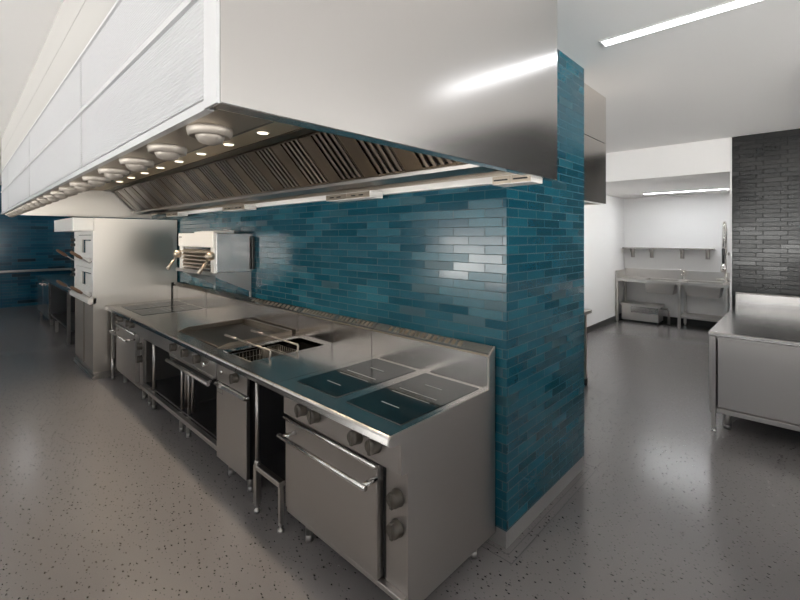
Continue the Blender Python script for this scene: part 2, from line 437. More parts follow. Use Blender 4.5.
# grease filters at 45 degrees
P0, P1 = Vector((1.595, 0, 2.43)), Vector((1.875, 0, 2.14))
D = (P1 - P0).normalized(); NRM = Vector((D.z, 0, -D.x)).normalized()
if NRM.z > 0: NRM = -NRM
LEN = (P1 - P0).length
def slab(b, s0, s1, y0, y1, n0, n1):
    pts = [P0 + D * s0 + NRM * n0, P0 + D * s1 + NRM * n0, P0 + D * s1 + NRM * n1, P0 + D * s0 + NRM * n1]
    b.prism([(p.x, p.z) for p in pts], 'y', y0, y1)
FP = 0.376
for i in range(17):
    y0 = 0.985 + i * FP
    f = B()
    slab(f, 0, LEN, y0 + 0.002, y0 + 0.010, -0.03, 0.004)
    slab(f, 0, LEN, y0 + 0.235, y0 + FP - 0.002, -0.004, 0.004)
    slab(f, 0, 0.018, y0 + 0.010, y0 + 0.235, -0.004, 0.004)
    slab(f, LEN - 0.018, LEN, y0 + 0.010, y0 + 0.235, -0.004, 0.004)
    slab(f, 0, LEN, y0 + 0.002, y0 + FP - 0.002, -0.05, -0.045)
    o = f.build('grease_filter', 'filter', hood)
    s = B()
    if i < 14:
        for k in range(4):
            a = y0 + 0.024 + k * 0.055
            slab(s, 0.018, LEN - 0.018, a, a + 0.026, -0.010, 0.002)
            slab(s, 0.018, LEN - 0.018, a + 0.022, a + 0.026, -0.03, 0.002)
    else:
        slab(s, 0.018, LEN - 0.018, y0 + 0.03, y0 + 0.215, -0.010, 0.0)
    s.build('baffles', 'steel', o)
# back gutter, back board, light rail
B().prism([(1.865, 2.135), (1.875, 2.15), (1.94, 2.125), (1.955, 2.105), (1.945, 2.095), (1.87, 2.115)], 'y', HY0 + 0.05, HY1 - 0.05).build('grease_gutter', 'steel', hood)
B().box(1.95, XW - 0.002, HY0 + 0.05, HY1 - 0.05, 2.125, 2.135).box(2.098, XW - 0.002, HY0 + 0.05, HY1 - 0.05, 2.09, 2.125).build('back_channel', 'steel_dark', hood)
B().box(2.072, XW - 0.002, HY0 + 0.05, 6.2, 2.050, 2.088).build('light_rail', 'strip_white', hood)
for y0, y1 in ((0.97, 1.19), (2.145, 2.643), (3.965, 4.463), (5.785, 6.20)):
    bx = B().box(1.947, 2.07, y0, y1, 2.022, 2.068).bevel(0.002, 1).build('service_box', 'strip_white', hood)
    ym = (y0 + y1) / 2
    for a, c in ((y0 + 0.004, ym - 0.003), (ym + 0.003, y1 - 0.004)):
        B().box(1.943, 1.947, a, c, 2.026, 2.064).build('front_plate', 'brass', bx)
    for yy in (y0 + (ym - y0) * 0.35, y0 + (ym - y0) * 0.68, ym + (y1 - ym) * 0.35, ym + (y1 - ym) * 0.68):
        B().box(1.936, 1.943, yy - 0.02, yy + 0.02, 2.040, 2.047).build('catch', 'black', bx)
B().box(HF + 0.02, XW - 0.002, HY0 + 0.05, HY1, 2.60, 2.61).build('top_cover', 'steel_dark', hood)

# second hood behind the wall
h2 = thing('extraction_hood', 'second extraction hood on the far side of the teal tiled wall, steel end panel', 'extractor hood', (3.67, 1.31, 2.05))
B().box(XB + .002, 4.085, 1.31, 1.36, 2.05, 2.595).box(XB + .002, 4.085, 1.31, 1.36, 2.598, CEIL - 0.002).bevel(0.002, 1).build('end_panel', 'h2_skin', h2)
B().box(XB + .002, 3.95, 1.36, 7.4, 2.10, 2.11).box(3.95, 4.085, 1.36, 7.4, 2.05, 2.054).build('underside', 'steel_dark', h2)
B().box(4.065, 4.085, 1.36, 7.4, 2.054, CEIL - 0.002).build('front_panel', 'hood_front', h2)

# ------------------------------------------------------------------ cooking line
ZT = 0.90
SPL = [(2.04, ZT), (2.04, 1.083), (2.046, 1.092), (2.056, 1.098), (2.104, 1.130), (2.104, ZT)]
LIP = [(1.279, 0.868), (1.271, 0.873), (1.269, 0.882), (1.270, 0.892), (1.274, 0.8985), (1.279, ZT)]
EDGE = [(1.272, 0.860), (1.2555, 0.866), (1.2625, 0.890), (1.2685, 0.898), (1.276, 0.9013), (1.287, 0.9016), (1.287, 0.8992), (1.272, 0.8975)]
def top_prof(x1=2.04): return LIP + [(x1, ZT), (x1, 0.868)]
def knob_mesh(x, y, z, r=0.038, d=0.042, sgn=-1):
    b = B()
    b.lathe([(0.001, 0), (r, 0), (r, sgn * 0.006), (r * 0.92, sgn * 0.012), (r * 0.9, sgn * d * 0.8), (r * 0.82, sgn * d), (0.001, sgn * d)], (x, y, z), 'x', 20)
    a, c = sorted((x + sgn * d * 0.6, x + sgn * (d + 0.006)))
    b.box(a, c, y - r * 0.22, y + r * 0.22, z - r * 0.93, z + r * 0.93)
    return b
def vented(sp, y0, y1, n):
    for k in range(n):
        b = B()
        y = y0 + (y1 - y0) * (k + 0.5) / n
        w = (y1 - y0) / n * 0.26
        b.prism([(2.062, 1.1035), (2.094, 1.1250), (2.093, 1.1268), (2.061, 1.1053)], 'y', y - w, y + w)
        b.build('flue_slot', 'brass', sp)
def foot_leg(b, x, y, z1, r=0.018):
    b.lathe([(r * 0.96, 0.0), (r * 0.96, 0.034), (r * 0.92, 0.0345), (r * 0.92, 0.036), (r, 0.0365), (r, z1)], (x, y, 0), 'z', 16)
    return b

def induction_range(y0, y1, label, group=None):
    t = thing('induction_range', label, 'cooker', (1.7, (y0 + y1) / 2, 0), group)
    g = 0.0025
    B().box(1.391, 2.09, y0 + 0.012, y1 - 0.004, 0.12, 0.862).build('body', 'steel_side', t)
    for a, c in ((y0 + g, y0 + 0.012),):
        B().prism([(1.376, 0.08), (1.376, 0.705), (1.332, 0.712), (1.332, 0.848), (1.272, 0.857), (1.2535, 0.865), (1.261, 0.892), (1.267, 0.899), (1.276, 0.9015), (2.041, 0.9015), (2.041, 1.084), (2.105, 1.131), (2.105, 0.08)], 'y', a, c).bevel(0.0012, 1).build('side_panel', 'steel_side', t)
    B().prism(top_prof(), 'y', y0 + 0.012, y1 - g).build('worktop', 'steel_top', t)
    B().prism(EDGE, 'y', y0 + 0.012, y1 - g).build('worktop_edge', 'edge', t)
    sp = B().prism(SPL, 'y', y0 + 0.012, y1 - g).build('splashback', 'steel_top', t)
    vented(sp, y0 + 0.20, y1 - 0.13, 13)
    for a, c in ((y0 + 0.055, y0 + 0.445), (y0 + 0.525, y0 + 0.90)):
        gl = B().box(1.385, 2.018, a, c, ZT - 0.002, ZT + 0.003).build('ceramic_glass', 'glass', t)
        ym = (a + c) / 2
        for xx, hw in ((1.513, 0.062), (1.857, 0.062), (1.661, 0.132), (1.720, 0.132)):
            B().box(xx - 0.003, xx + 0.003, ym - hw, ym + hw, ZT + 0.003, ZT + 0.0036).build('zone_mark', 'mark', gl)
    B().box(1.332, 1.392, y0 + 0.013, y1 - 0.004, 0.712, 0.867).bevel(0.002, 1).build('control_panel', 'steel', t)
    for yy in (0.163, 0.290, 0.627, 0.751):
        knob_mesh(1.332, y0 + yy, 0.795).bevel(0.003, 1).build('control_knob', 'knob', t)
    dr = B().box(1.345, 1.390, y0 + 0.169, y1 - 0.002, 0.155, 0.69).bevel(0.003, 1).build('oven_door', 'steel', t)
    B().tube([(1.338, y0 + 0.166, 0.686), (1.338, y1 - 0.004, 0.686)], 0.011, 12).build('door_edge', 'polished', dr)
    hb = B().tube([(1.258, y0 + 0.150, 0.628), (1.258, y1 - 0.075, 0.628)], 0.0125, 14)
    hb.build('handle', 'polished', dr)
    for yy in (y0 + 0.176, y1 - 0.115):
        B().tube([(1.262, yy, 0.628), (1.346, yy, 0.628)], 0.013, 12).build('handle_bracket', 'polished', dr)
    B().box(1.386, 1.389, y0 + 0.148, y0 + 0.168, 0.155, 0.70).build('door_seal', 'black', t)
    B().box(1.383, 1.394, y0 + 0.016, y0 + 0.147, 0.150, 0.700).bevel(0.0015, 1).build('oven_control_panel', 'steel', t)
    for zz in (0.568, 0.430):
        knob_mesh(1.383, y0 + 0.072, zz, 0.040).bevel(0.003, 1).build('oven_knob', 'knob', t)
    B().box(1.352, 1.390, y0 + 0.013, y1 - 0.004, 0.124, 0.150).bevel(0.002, 1).build('bottom_rail', 'steel', t)
    for xx in (1.405, 1.955):
        for yy in (y0 + 0.05, y1 - 0.16):
            foot_leg(B(), xx, yy, 0.14, 0.022).build('leg', 'steel', t)
    return t
G3 = 'induction ranges in the cooking line'
R1 = induction_range(1.265, 2.228, 'large stainless induction range with oven at the near end of the line')
R2 = copy_tree(R1)
R2.location.y += 3.86
R2['label'] = 'far induction range standing next to the tall oven at the end of the line'

def worktop_parts(t, y0, y1, slots=None):
    g = 0.0025
    B().prism(top_prof(), 'y', y0 + g, y1 - g).build('worktop', 'steel_top', t)
    B().prism(EDGE, 'y', y0 + g, y1 - g).build('worktop_edge', 'edge', t)
    splash(t, y0, y1, slots)
def splash(t, y0, y1, slots):
    sp = B().prism(SPL, 'y', y0 + 0.004, y1 - 0.004).build('splashback', 'steel_top', t)
    if slots: vented(sp, y0 + slots[0], y1 - slots[1], slots[2])
def ring_top(t, y0, y1, hx0, hx1, hy0, hy1):
    """worktop with a rectangular opening"""
    g = 0.0025
    b = B().prism(LIP + [(hx0, ZT), (hx0, 0.868)], 'y', y0 + g, y1 - g)
    b.box(hx1, 2.04, y0 + g, y1 - g, 0.868, ZT)
    b.box(hx0, hx1, y0 + g, hy0, 0.868, ZT).box(hx0, hx1, hy1, y1 - g, 0.868, ZT)
    b.build('worktop', 'steel_top', t)
    B().prism(EDGE, 'y', y0 + g, y1 - g).build('worktop_edge', 'edge', t)

# open stand between range and fryer
t = thing('worktop_stand', 'open-fronted steel worktop stand between the near induction range and the fryer', 'kitchen stand', (1.7, 2.45, 0))
worktop_parts(t, 2.228, 2.691, (0.03, 0.03, 9))
B().box(1.31, 1.33, 2.232, 2.66, 0.838, 0.867).build('fascia_rail', 'steel', t)
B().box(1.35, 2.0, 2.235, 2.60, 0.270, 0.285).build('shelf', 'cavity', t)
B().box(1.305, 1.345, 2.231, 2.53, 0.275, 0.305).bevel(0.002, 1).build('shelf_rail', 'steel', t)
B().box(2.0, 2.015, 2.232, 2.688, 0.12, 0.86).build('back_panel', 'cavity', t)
for xx, yy in ((1.322, 2.522), (1.330, 2.251), (1.97, 2.522), (1.97, 2.253)):
    b = B().tube([(xx, yy, 0.30), (xx, yy, 0.868)], 0.013, 12).lathe([(0.019, 0.295), (0.019, 0.322), (0.014, 0.33)], (xx, yy, 0), 'z', 14)
    if yy == 2.251: b = B()
    w = 0.012 if yy == 2.251 else 0.018
    b.box(xx - w, xx + w, yy - w, yy + w, 0.055, 0.30)
    b.build('leg', 'steel', t)
    B().lathe([(0.02, 0.0), (0.021, 0.012), (0.012, 0.02), (0.008, 0.022), (0.008, 0.04), (0.016, 0.042), (0.016, 0.056)], (xx, yy, 0), 'z', 14).build('foot', 'steel', t)

# deep fryer
t = thing('deep_fryer', 'twin-tank deep fryer with a plain narrow door under the frying baskets', 'fryer', (1.7, 2.93, 0))
ring_top(t, 2.691, 3.172, 1.375, 2.0, 2.735, 3.075)
splash(t, 2.691, 3.172, (0.02, 0.02, 10))
b = B().box(1.365, 1.375, 2.725, 3.085, 0.55, 0.897).box(2.0, 2.01, 2.725, 3.085, 0.55, 0.897).box(1.365, 2.01, 2.725, 2.735, 0.55, 0.897).box(1.365, 2.01, 3.075, 3.085, 0.55, 0.897)
b.box(1.365, 2.01, 2.725, 3.085, 0.55, 0.56).build('tank', 'oil', t)
B().box(1.376, 1.999, 2.736, 3.074, 0.74, 0.745).build('oil_bath', 'glass', t)
B().box(1.655, 1.672, 2.736, 3.074, 0.62, 0.885).build('tank_divider', 'steel', t)
B().box(1.375, 2.0, 3.076, 3.135, 0.9, 0.904).build('drain_lip', 'polished', t)
B().box(1.362, 1.374, 2.697, 3.165, 0.115, 0.86).box(1.362, 2.03, 2.697, 2.707, 0.115, 0.86).box(1.362, 2.03, 3.158, 3.168, 0.115, 0.86).box(2.03, 2.09, 2.697, 3.168, 0.115, 0.86).build('body', 'cavity', t)
B().box(1.340, 1.362, 2.700, 3.168, 0.685, 0.866).bevel(0.002, 1).build('control_panel', 'steel', t)
knob_mesh(1.340, 2.85, 0.775, 0.036, 0.042).bevel(0.003, 1).build('control_knob', 'knob', t)
B().lathe([(0.001, 0), (0.016, 0), (0.016, -0.01), (0.012, -0.014), (0.001, -0.014)], (1.340, 3.08, 0.765), 'x', 16).build('push_button', 'polished', t)
dr = B().box(1.335, 1.362, 2.698, 3.166, 0.118, 0.655).bevel(0.003, 1).build('door', 'steel', t)
B().prism([(1.362, 0.655), (1.322, 0.655), (1.315, 0.660), (1.322, 0.678), (1.362, 0.682)], 'y', 2.700, 3.166).build('door_grip', 'polished', dr)
B().tube([(1.330, 2.70, 0.668), (1.332, 2.685, 0.676), (1.345, 2.675, 0.684)], 0.006, 8).build('grip_end', 'polished', dr)
B().box(1.3335, 1.3352, 3.06, 3.155, 0.632, 0.636).box(1.3335, 1.3352, 3.06, 3.155, 0.604, 0.608).box(1.3335, 1.3352, 3.06, 3.066, 0.604, 0.636).build('door_mark', 'skirting', dr)
for xx in (1.40, 1.97):
    for yy in (2.76, 3.06):
        foot_leg(B(), xx, yy, 0.12, 0.022).build('leg', 'steel', t)
# frying baskets
def basket(x0, x1, label):
    k = thing('frying_basket', label, 'fryer basket', ((x0 + x1) / 2, 2.9, 0.745), 'wire baskets in the fryer')
    y0, y1, z0, z1 = 2.75, 3.06, 0.757, 0.885
    w = B()
    for i in range(9):
        x = x0 + (x1 - x0) * i / 8
        w.tube([(x, y0, z1), (x, y0 + 0.01, z0), (x, y1 - 0.01, z0), (x, y1, z1)], 0.0016, 5)
    for i in range(12):
        y = y0 + (y1 - y0) * i / 11
        w.tube([(x0, y, z1), (x0 + 0.01, y, z0), (x1 - 0.01, y, z0), (x1, y, z1)], 0.0016, 5)
    for z in (0.80, 0.84):
        w.tube([(x0 + .004, y0 + .004, z), (x1 - .004, y0 + .004, z), (x1 - .004, y1 - .004, z), (x0 + .004, y1 - .004, z), (x0 + .004, y0 + .004, z)], 0.0016, 5)
    w.build('mesh', 'wire', k)
    B().tube([(x0, y0, z1), (x1, y0, z1), (x1, y1, z1), (x0, y1, z1), (x0, y0, z1)], 0.004, 8).build('rim', 'wire', k)
    xm = (x0 + x1) / 2
    B().tube([(xm, y0, z1), (xm, y0 - 0.04, 0.91), (xm, y0 - 0.046, 0.945), (xm, y0 - 0.036, 0.954), (xm, 3.30, 0.952), (xm, 3.41, 0.950)], 0.007, 10).build('handle', 'rod', k)
    B().tube([(xm, 3.22, 0.9535), (xm, 3.42, 0.950)], [0.0088, 0.0095], 10).build('grip', 'rod', k)
    return k
basket(1.405, 1.625, 'frying basket in the front half of the fryer, nearer the worktop edge')
basket(1.690, 1.790, 'frying basket in the rear half of the fryer, nearer the splashback')

# griddle
t = thing('griddle', 'wide flat griddle with raised side splashes and four knobs on its front', 'griddle', (1.7, 3.65, 0))
gy0, gy1 = 3.172, 4.127
ring_top(t, gy0, gy1, 1.372, 2.0, 3.235, 4.085)
splash(t, gy0, gy1, (0.05, 0.05, 12))
B().box(1.372, 2.0, 3.235, 4.085, 0.835, 0.845).box(1.372, 1.378, 3.235, 4.085, 0.845, 0.897).build('gutter_tray', 'oil', t)
B().box(1.405, 1.985, 3.262, 4.06, 0.85, 0.893).bevel(0.004, 2).build('griddle_plate', 'griddle', t)
B().tube([(1.398, 3.262, 0.893), (1.398, 4.06, 0.893)], 0.008, 10).build('front_bead', 'griddle', t)
for a in (3.238, 4.064):
    B().prism([(1.374, 0.89), (1.374, 0.902), (1.46, 0.925), (2.02, 0.935), (2.02, 0.89)], 'y', a, a + 0.014).build('side_splash', 'filter', t)
B().box(1.988, 2.02, 3.256, 4.064, 0.89, 0.935).build('rear_splash', 'filter', t)
b = B().box(1.93, 1.985, 3.50, 3.98, 0.893, 0.899); b.build('grease_chute', 'polished', t)
B().box(1.328, 1.346, gy0 + 0.003, gy1, 0.700, 0.866).bevel(0.002, 1).build('control_panel', 'steel', t)
for yy in (4.003, 3.735, 3.475, 3.30):
    knob_mesh(1.328, yy, 0.785, 0.036 if yy != 3.30 else 0.022, 0.042).bevel(0.003, 1).build('control_knob', 'knob' if yy != 3.30 else 'polished', t)
for yy in (3.87, 3.60):
    B().lathe([(0.001, 0), (0.010, 0), (0.010, -0.012), (0.001, -0.014)], (1.328, yy, 0.805), 'x', 12).build('indicator_lamp', 'polished', t)
dr = B().box(1.315, 1.345, gy0 + 0.02, gy1 - 0.02, 0.655, 0.695).bevel(0.002, 1).build('drip_drawer', 'black', t)
B().tube([(1.268, 3.15, 0.672), (1.268, 4.04, 0.672)], 0.0125, 12).build('handle', 'steel', dr)
for yy in (3.21, 3.98): B().tube([(1.268, yy, 0.672), (1.316, yy, 0.672)], 0.009, 8).build('handle_bracket', 'steel', dr)
B().box(1.312, 1.345, 3.18, 4.12, 0.692, 0.704).build('drawer_rail', 'steel', t)
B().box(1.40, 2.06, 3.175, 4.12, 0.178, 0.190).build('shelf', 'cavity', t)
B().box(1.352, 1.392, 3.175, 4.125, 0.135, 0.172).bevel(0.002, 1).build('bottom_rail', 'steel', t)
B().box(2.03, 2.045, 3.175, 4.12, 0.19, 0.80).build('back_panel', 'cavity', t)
for xx, yy in ((1.42, 3.92), (1.42, 4.08)):
    b = B().box(xx - 0.016, xx + 0.016, yy - 0.03, yy + 0.03, 0.0, 0.008)
    b = B().tube([(xx - 0.01, yy, 0.19), (xx - 0.01, yy, 0.70)], 0.012, 12).tube([(xx + 0.03, yy + 0.01, 0.19), (xx + 0.03, yy + 0.01, 0.70)], 0.018, 12)
    b.build('post', 'steel', t)
for xx, yy in ((1.40, 4.06), (1.40, 3.90), (1.99, 4.06), (1.99, 3.25)):
    foot_leg(B(), xx, yy, 0.18, 0.02).build('leg', 'steel', t)

# neutral worktop between griddle and far range
t = thing('worktop_stand', 'open steel worktop stand beyond the griddle, under the wall-mounted grill', 'kitchen stand', (1.7, 4.63, 0))
n0, n1 = 4.127, 5.125
worktop_parts(t, n0, n1, None)
B().box(1.328, 1.346, n0 + 0.003, n1 - 0.003, 0.700, 0.866).bevel(0.002, 1).build('fascia', 'steel', t)
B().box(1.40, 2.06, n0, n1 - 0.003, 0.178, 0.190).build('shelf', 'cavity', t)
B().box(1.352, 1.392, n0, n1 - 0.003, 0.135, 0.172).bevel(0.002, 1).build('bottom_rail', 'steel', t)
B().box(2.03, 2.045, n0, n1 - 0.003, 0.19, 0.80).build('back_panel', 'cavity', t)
B().box(1.40, 2.03, n1 - 0.02, n1 - 0.004, 0.19, 0.80).build('side_panel', 'steel', t)
B().tube([(1.405, 4.84, 0.19), (1.405, 4.84, 0.70)], 0.020, 12).build('post', 'steel', t)
for xx, yy in ((1.39, 4.93), (1.39, 4.80), (1.99, 4.95), (1.99, 4.2)):
    foot_leg(B(), xx, yy, 0.18, 0.02).build('leg', 'steel', t)
# filler between far range and tall oven
t = thing('filler_top', 'narrow steel worktop filler between the far range and the tall oven', 'worktop', (1.7, 6.17, 0))
worktop_parts(t, 6.09, 6.272, None)
for xx in (1.33, 1.99):
    b = B().box(xx - 0.018, xx + 0.018, 6.15, 6.186, 0.25, 0.866); foot_leg(b, xx, 6.168, 0.26, 0.02)
    b.build('leg', 'steel', t)
B().box(2.03, 2.06, 6.262, 6.274, 0.9, 1.128).build('end_cap', 'black', t)

# ------------------------------------------------------------------ wall-mounted grill (salamander)
t = thing('salamander_grill', 'wall-mounted steel salamander grill with two lever handles above the worktop', 'grill', (1.9, 4.58, 1.38))
s0, s1, sx = 4.115, 5.035, 1.70
B().box(sx + 0.035, 2.105, s0, s1, 1.402, 1.785).bevel(0.004, 2).build('casing', 'casing', t)
B().box(sx, sx + 0.034, s0, s1, 1.648, 1.790).bevel(0.006, 2).build('front_hood', 'oven_white', t)
for a in (s0, s1 - 0.085):
    B().box(sx + 0.012, sx + 0.034, a, a + 0.085, 1.400, 1.648).bevel(0.003, 1).build('front_cheek', 'oven_white', t)
b = B().box(sx + 0.0355, sx + 0.05, s0 + 0.085, s1 - 0.085, 1.404, 1.648)
b.build('grill_chamber', 'cavity', t)
b = B()
for k in range(5):
    z = 1.60 - k * 0.040
    b.prism([(sx - 0.012 + 0.006 * k, z), (sx + 0.034, z + 0.022), (sx + 0.034, z + 0.012), (sx - 0.012 + 0.006 * k, z - 0.010)], 'y', s0 + 0.10, s1 - 0.10)
b.build('heat_baffles', 'steel_dark', t)
b = B().box(sx - 0.02, sx + 0.14, s0 - 0.01, s1 + 0.01, 1.380, 1.400).box(sx - 0.022, sx - 0.014, s0 - 0.01, s1 + 0.01, 1.380, 1.412)
b.build('drip_tray', 'steel', t)
for yy in (s0 + 0.03, s1 - 0.03):
    b = B().lathe([(0.001, 0.012), (0.040, 0.012), (0.044, -0.01), (0.036, -0.045), (0.020, -0.055), (0.001, -0.057)], (sx, yy, 1.565), 'x', 20)
    b.build('lever_boss', 'brass', t)
    k = B().tube([(sx - 0.03, yy + 0.03, 1.52), (sx - 0.115, yy + 0.02, 1.40)], [0.010, 0.019], 12).build('lever_handle', 'brass', t)
    B().tube([(sx - 0.03, yy, 1.56), (sx - 0.03, yy + 0.03, 1.52)], 0.009, 10).build('lever_arm', 'steel', k)
B().box(sx - 0.004, sx + 0.002, s1 - 0.10, s1 - 0.03, 1.742, 1.757).build('badge', 'skirting', t)
B().prism([(1.80, 1.788), (1.80, 1.806), (1.90, 1.818), (2.02, 1.818), (2.02, 1.788)], 'y', 4.35, 4.85).bevel(0.003, 1).build('flue_cover', 'seam', t)  # light reflected by the cover is put into its pale colour
for yy in (s0 + 0.02, s1 - 0.03):
    B().prism([(1.74, 1.395), (2.10, 1.395), (2.10, 1.20), (2.07, 1.20), (1.74, 1.355)], 'y', yy, yy + 0.010).build('wall_bracket', 'steel', t)
    B().tube([(2.092, yy + 0.005, 1.131), (2.092, yy + 0.005, 1.20)], 0.011, 10).build('bracket_foot', 'steel', t)
B().box(2.09, 2.108, s0 - 0.04, s0 - 0.02, 1.42, 1.75).build('dark_gap_strip', 'black', t)  # black strip put in to darken the gap beside the grill

# ------------------------------------------------------------------ tall deck oven
OY0, OY1, OX = 6.28, 7.48, 1.15
t = thing('deck_oven', 'tall two-deck oven with pale doors and wooden-gripped levers at the line end', 'oven', (1.6, 6.9, 0))
B().box(OX, 2.105, OY0, OY0 + 0.012, 0.075, 1.983).box(OX + 0.035, 2.105, OY0 + 0.012, OY1, 0.09, 1.975).build('casing', 'oven_skin', t)
B().box(0.950, OX + 0.01, OY0, OY1 + 0.2, 1.824, 1.983).bevel(0.003, 1).build('canopy', 'oven_white', t)
b = B().box(OX - 0.002, OX + 0.034, OY0 + 0.012, OY0 + 0.10, 0.965, 1.824).box(OX - 0.002, OX + 0.034, OY1 - 0.10, OY1, 0.965, 1.824)
b.box(OX - 0.002, OX + 0.034, OY0 + 0.10, OY1 - 0.10, 1.78, 1.824).box(OX - 0.002, OX + 0.034, OY0 + 0.10, OY1 - 0.10, 1.36, 1.43).box(OX - 0.002, OX + 0.034, OY0 + 0.10, OY1 - 0.10, 0.965, 1.01)
b.bevel(0.002, 1).build('front_frame', 'oven_white', t)
for z0, z1 in ((1.440, 1.770), (1.020, 1.350)):
    a, c = OY0 + 0.112, OY1 - 0.112
    B().box(OX + 0.0335, OX + 0.0345, a - 0.012, c + 0.012, z0 - 0.006, z1 + 0.006).build('door_seal', 'black', t)
    wz0, wz1 = z0 + 0.10, z1 - 0.055
    wa, wc = a + 0.06, c - 0.30
    d = B()
    d.box(OX + 0.006, OX + 0.033, a, wa, z0, z1).box(OX + 0.006, OX + 0.033, wc, c, z0, z1)
    d.box(OX + 0.006, OX + 0.033, wa, wc, z0, wz0).box(OX + 0.006, OX + 0.033, wa, wc, wz1, z1)
    dr = d.bevel(0.002, 1).build('oven_door', 'oven_white', t)
    B().box(OX + 0.022, OX + 0.027, wa, wc - 0.2, wz0, wz1 - 0.015).build('window', 'oven_white', dr)  # pale reflection in the pane is put into its colour
    B().box(OX + 0.022, OX + 0.027, wa, wc - 0.2, wz1 - 0.015, wz1).build('window_seal', 'pane', dr)
    B().box(OX + 0.022, OX + 0.027, wc - 0.2, wc, wz0, wz1).build('window_reveal', 'pane', dr)
    B().box(OX - 0.03, OX + 0.006, a + 0.05, c - 0.05, z0 - 0.002, z0 + 0.045).bevel(0.012, 2).build('door_lip', 'oven_white', dr)
    for yy in (OY0 + 0.06, OY1 - 0.12):
        lv = B().tube([(OX, yy, z0 + 0.01), (OX - 0.03, yy, z0 - 0.01), (OX - 0.13, yy, z0 + 0.07)], 0.008, 10).build('lever', 'steel', dr)
        B().tube([(OX - 0.10, yy, z0 + 0.046), (OX - 0.13, yy, z0 + 0.07), (OX - 0.20, yy, z0 + 0.125), (OX - 0.215, yy, z0 + 0.137)], [0.012, 0.020, 0.017, 0.010], 12).build('grip', 'wood', lv)
    for zz in (z1 - 0.06, z1 - 0.13):
        B().lathe([(0.001, 0), (0.022, 0), (0.022, -0.03), (0.016, -0.05), (0.001, -0.05)], (OX - 0.002, OY1 - 0.06, zz), 'x', 14).build('oven_knob', 'black', t)
B().prism([(OX - 0.035, 0.925), (OX - 0.055, 0.940), (OX - 0.055, 0.980), (OX - 0.038, 1.0), (OX + 0.03, 1.005), (OX + 0.03, 0.93), (OX, 0.93)], 'y', OY0, OY1).bevel(0.004, 2).build('landing_ledge', 'oven_white', t)
for a, c in ((OY0 + 0.012, OY0 + 0.54), (OY0 + 0.62, OY1 - 0.02)):
    dr = B().box(OX + 0.004, OX + 0.034, a, c, 0.10, 0.905).bevel(0.003, 1).build('cabinet_door', 'tan', t)
B().box(OX + 0.02, OX + 0.034, OY0 + 0.545, OY0 + 0.615, 0.10, 0.905).build('door_gap', 'black', t)
B().box(OX - 0.01, 2.09, OY0 - 0.004, OY1, 0.0, 0.045).box(OX + 0.01, 2.09, OY0 - 0.002, OY1, 0.045, 0.085).bevel(0.003, 1).build('plinth', 'steel', t)

# ------------------------------------------------------------------ work table at the far left
t = thing('work_table', 'long steel work table with a two-door cupboard beyond the tall oven', 'work table', (1.65, 10.5, 0))
B().box(1.225, 2.09, 8.5, 12.43, 0.86, 0.90).bevel(0.004, 1).build('worktop', 'steel_top', t)
B().box(1.27, 2.05, 10.72, 12.40, 0.13, 0.855).build('cupboard', 'cavity', t)
for a, c, hy in ((10.73, 11.54, 11.40), (11.56, 12.39, 11.72)):
    d = B().box(1.245, 1.27, a, c, 0.135, 0.85).bevel(0.002, 1).build('cupboard_door', 'mirror', t)
    B().tube([(1.245, hy - 0.07, 0.76), (1.205, hy - 0.07, 0.76), (1.205, hy + 0.07, 0.76), (1.245, hy + 0.07, 0.76)], 0.012, 8).build('handle', 'polished', d)
B().box(1.28, 2.05, 8.6, 10.72, 0.205, 0.235).build('shelf', 'cavity', t)
B().box(2.02, 2.05, 8.6, 10.72, 0.24, 0.855).build('back_panel', 'cavity', t)
for xx, yy in ((1.26, 8.68), (2.03, 8.68), (1.27, 9.95), (1.30, 12.3), (1.30, 10.85), (2.03, 12.3)):
    h_ = 0.855 if yy == 8.68 else 0.20
    b = B().box(xx - 0.022, xx + 0.022, yy - 0.022, yy + 0.022, 0.03, h_); b.lathe([(0.02, 0), (0.02, 0.03)], (xx, yy, 0), 'z', 12)
    b.build('leg', 'steel', t)

# ------------------------------------------------------------------ table on the right
t = thing('work_table', 'deep stainless work table with panelled front and upstand against the black tiles', 'work table', (5.7, -0.8, 0))
ty1, ty0, tx0, tx1 = 0.628, -2.6, 4.68, 6.80
B().prism([(tx0, 0.862), (tx0 - 0.004, 0.87), (tx0 - 0.004, 0.892), (tx0 + 0.004, 0.90), (tx1 - 0.07, 0.90), (tx1 - 0.07, 1.045), (tx1 - 0.055, 1.062), (tx1, 1.062), (tx1, 0.862)], 'y', ty0, ty1).bevel(0.002, 1).build('worktop', 'steel_top', t)
B().box(tx0 + 0.016, tx0 + 0.05, ty0 + 0.1, ty1 - 0.055, 0.832, 0.862).box(tx0 + 0.008, tx0 + 0.05, ty0 + 0.1, ty1 - 0.055, 0.182, 0.222).bevel(0.003, 1).build('front_rail', 'steel', t)
B().box(tx0 + 0.035, tx0 + 0.05, ty0 + 0.12, ty1 - 0.062, 0.226, 0.83).bevel(0.002, 1).build('front_panel', 'steel', t)
B().box(tx0 + 0.05, tx1 - 0.05, ty1 - 0.05, ty1 - 0.03, 0.185, 0.862).build('side_panel', 'steel_side', t)
B().box(tx0 + 0.05, tx1 - 0.05, ty0 + 0.1, ty1 - 0.05, 0.19, 0.21).build('base_shelf', 'steel', t)
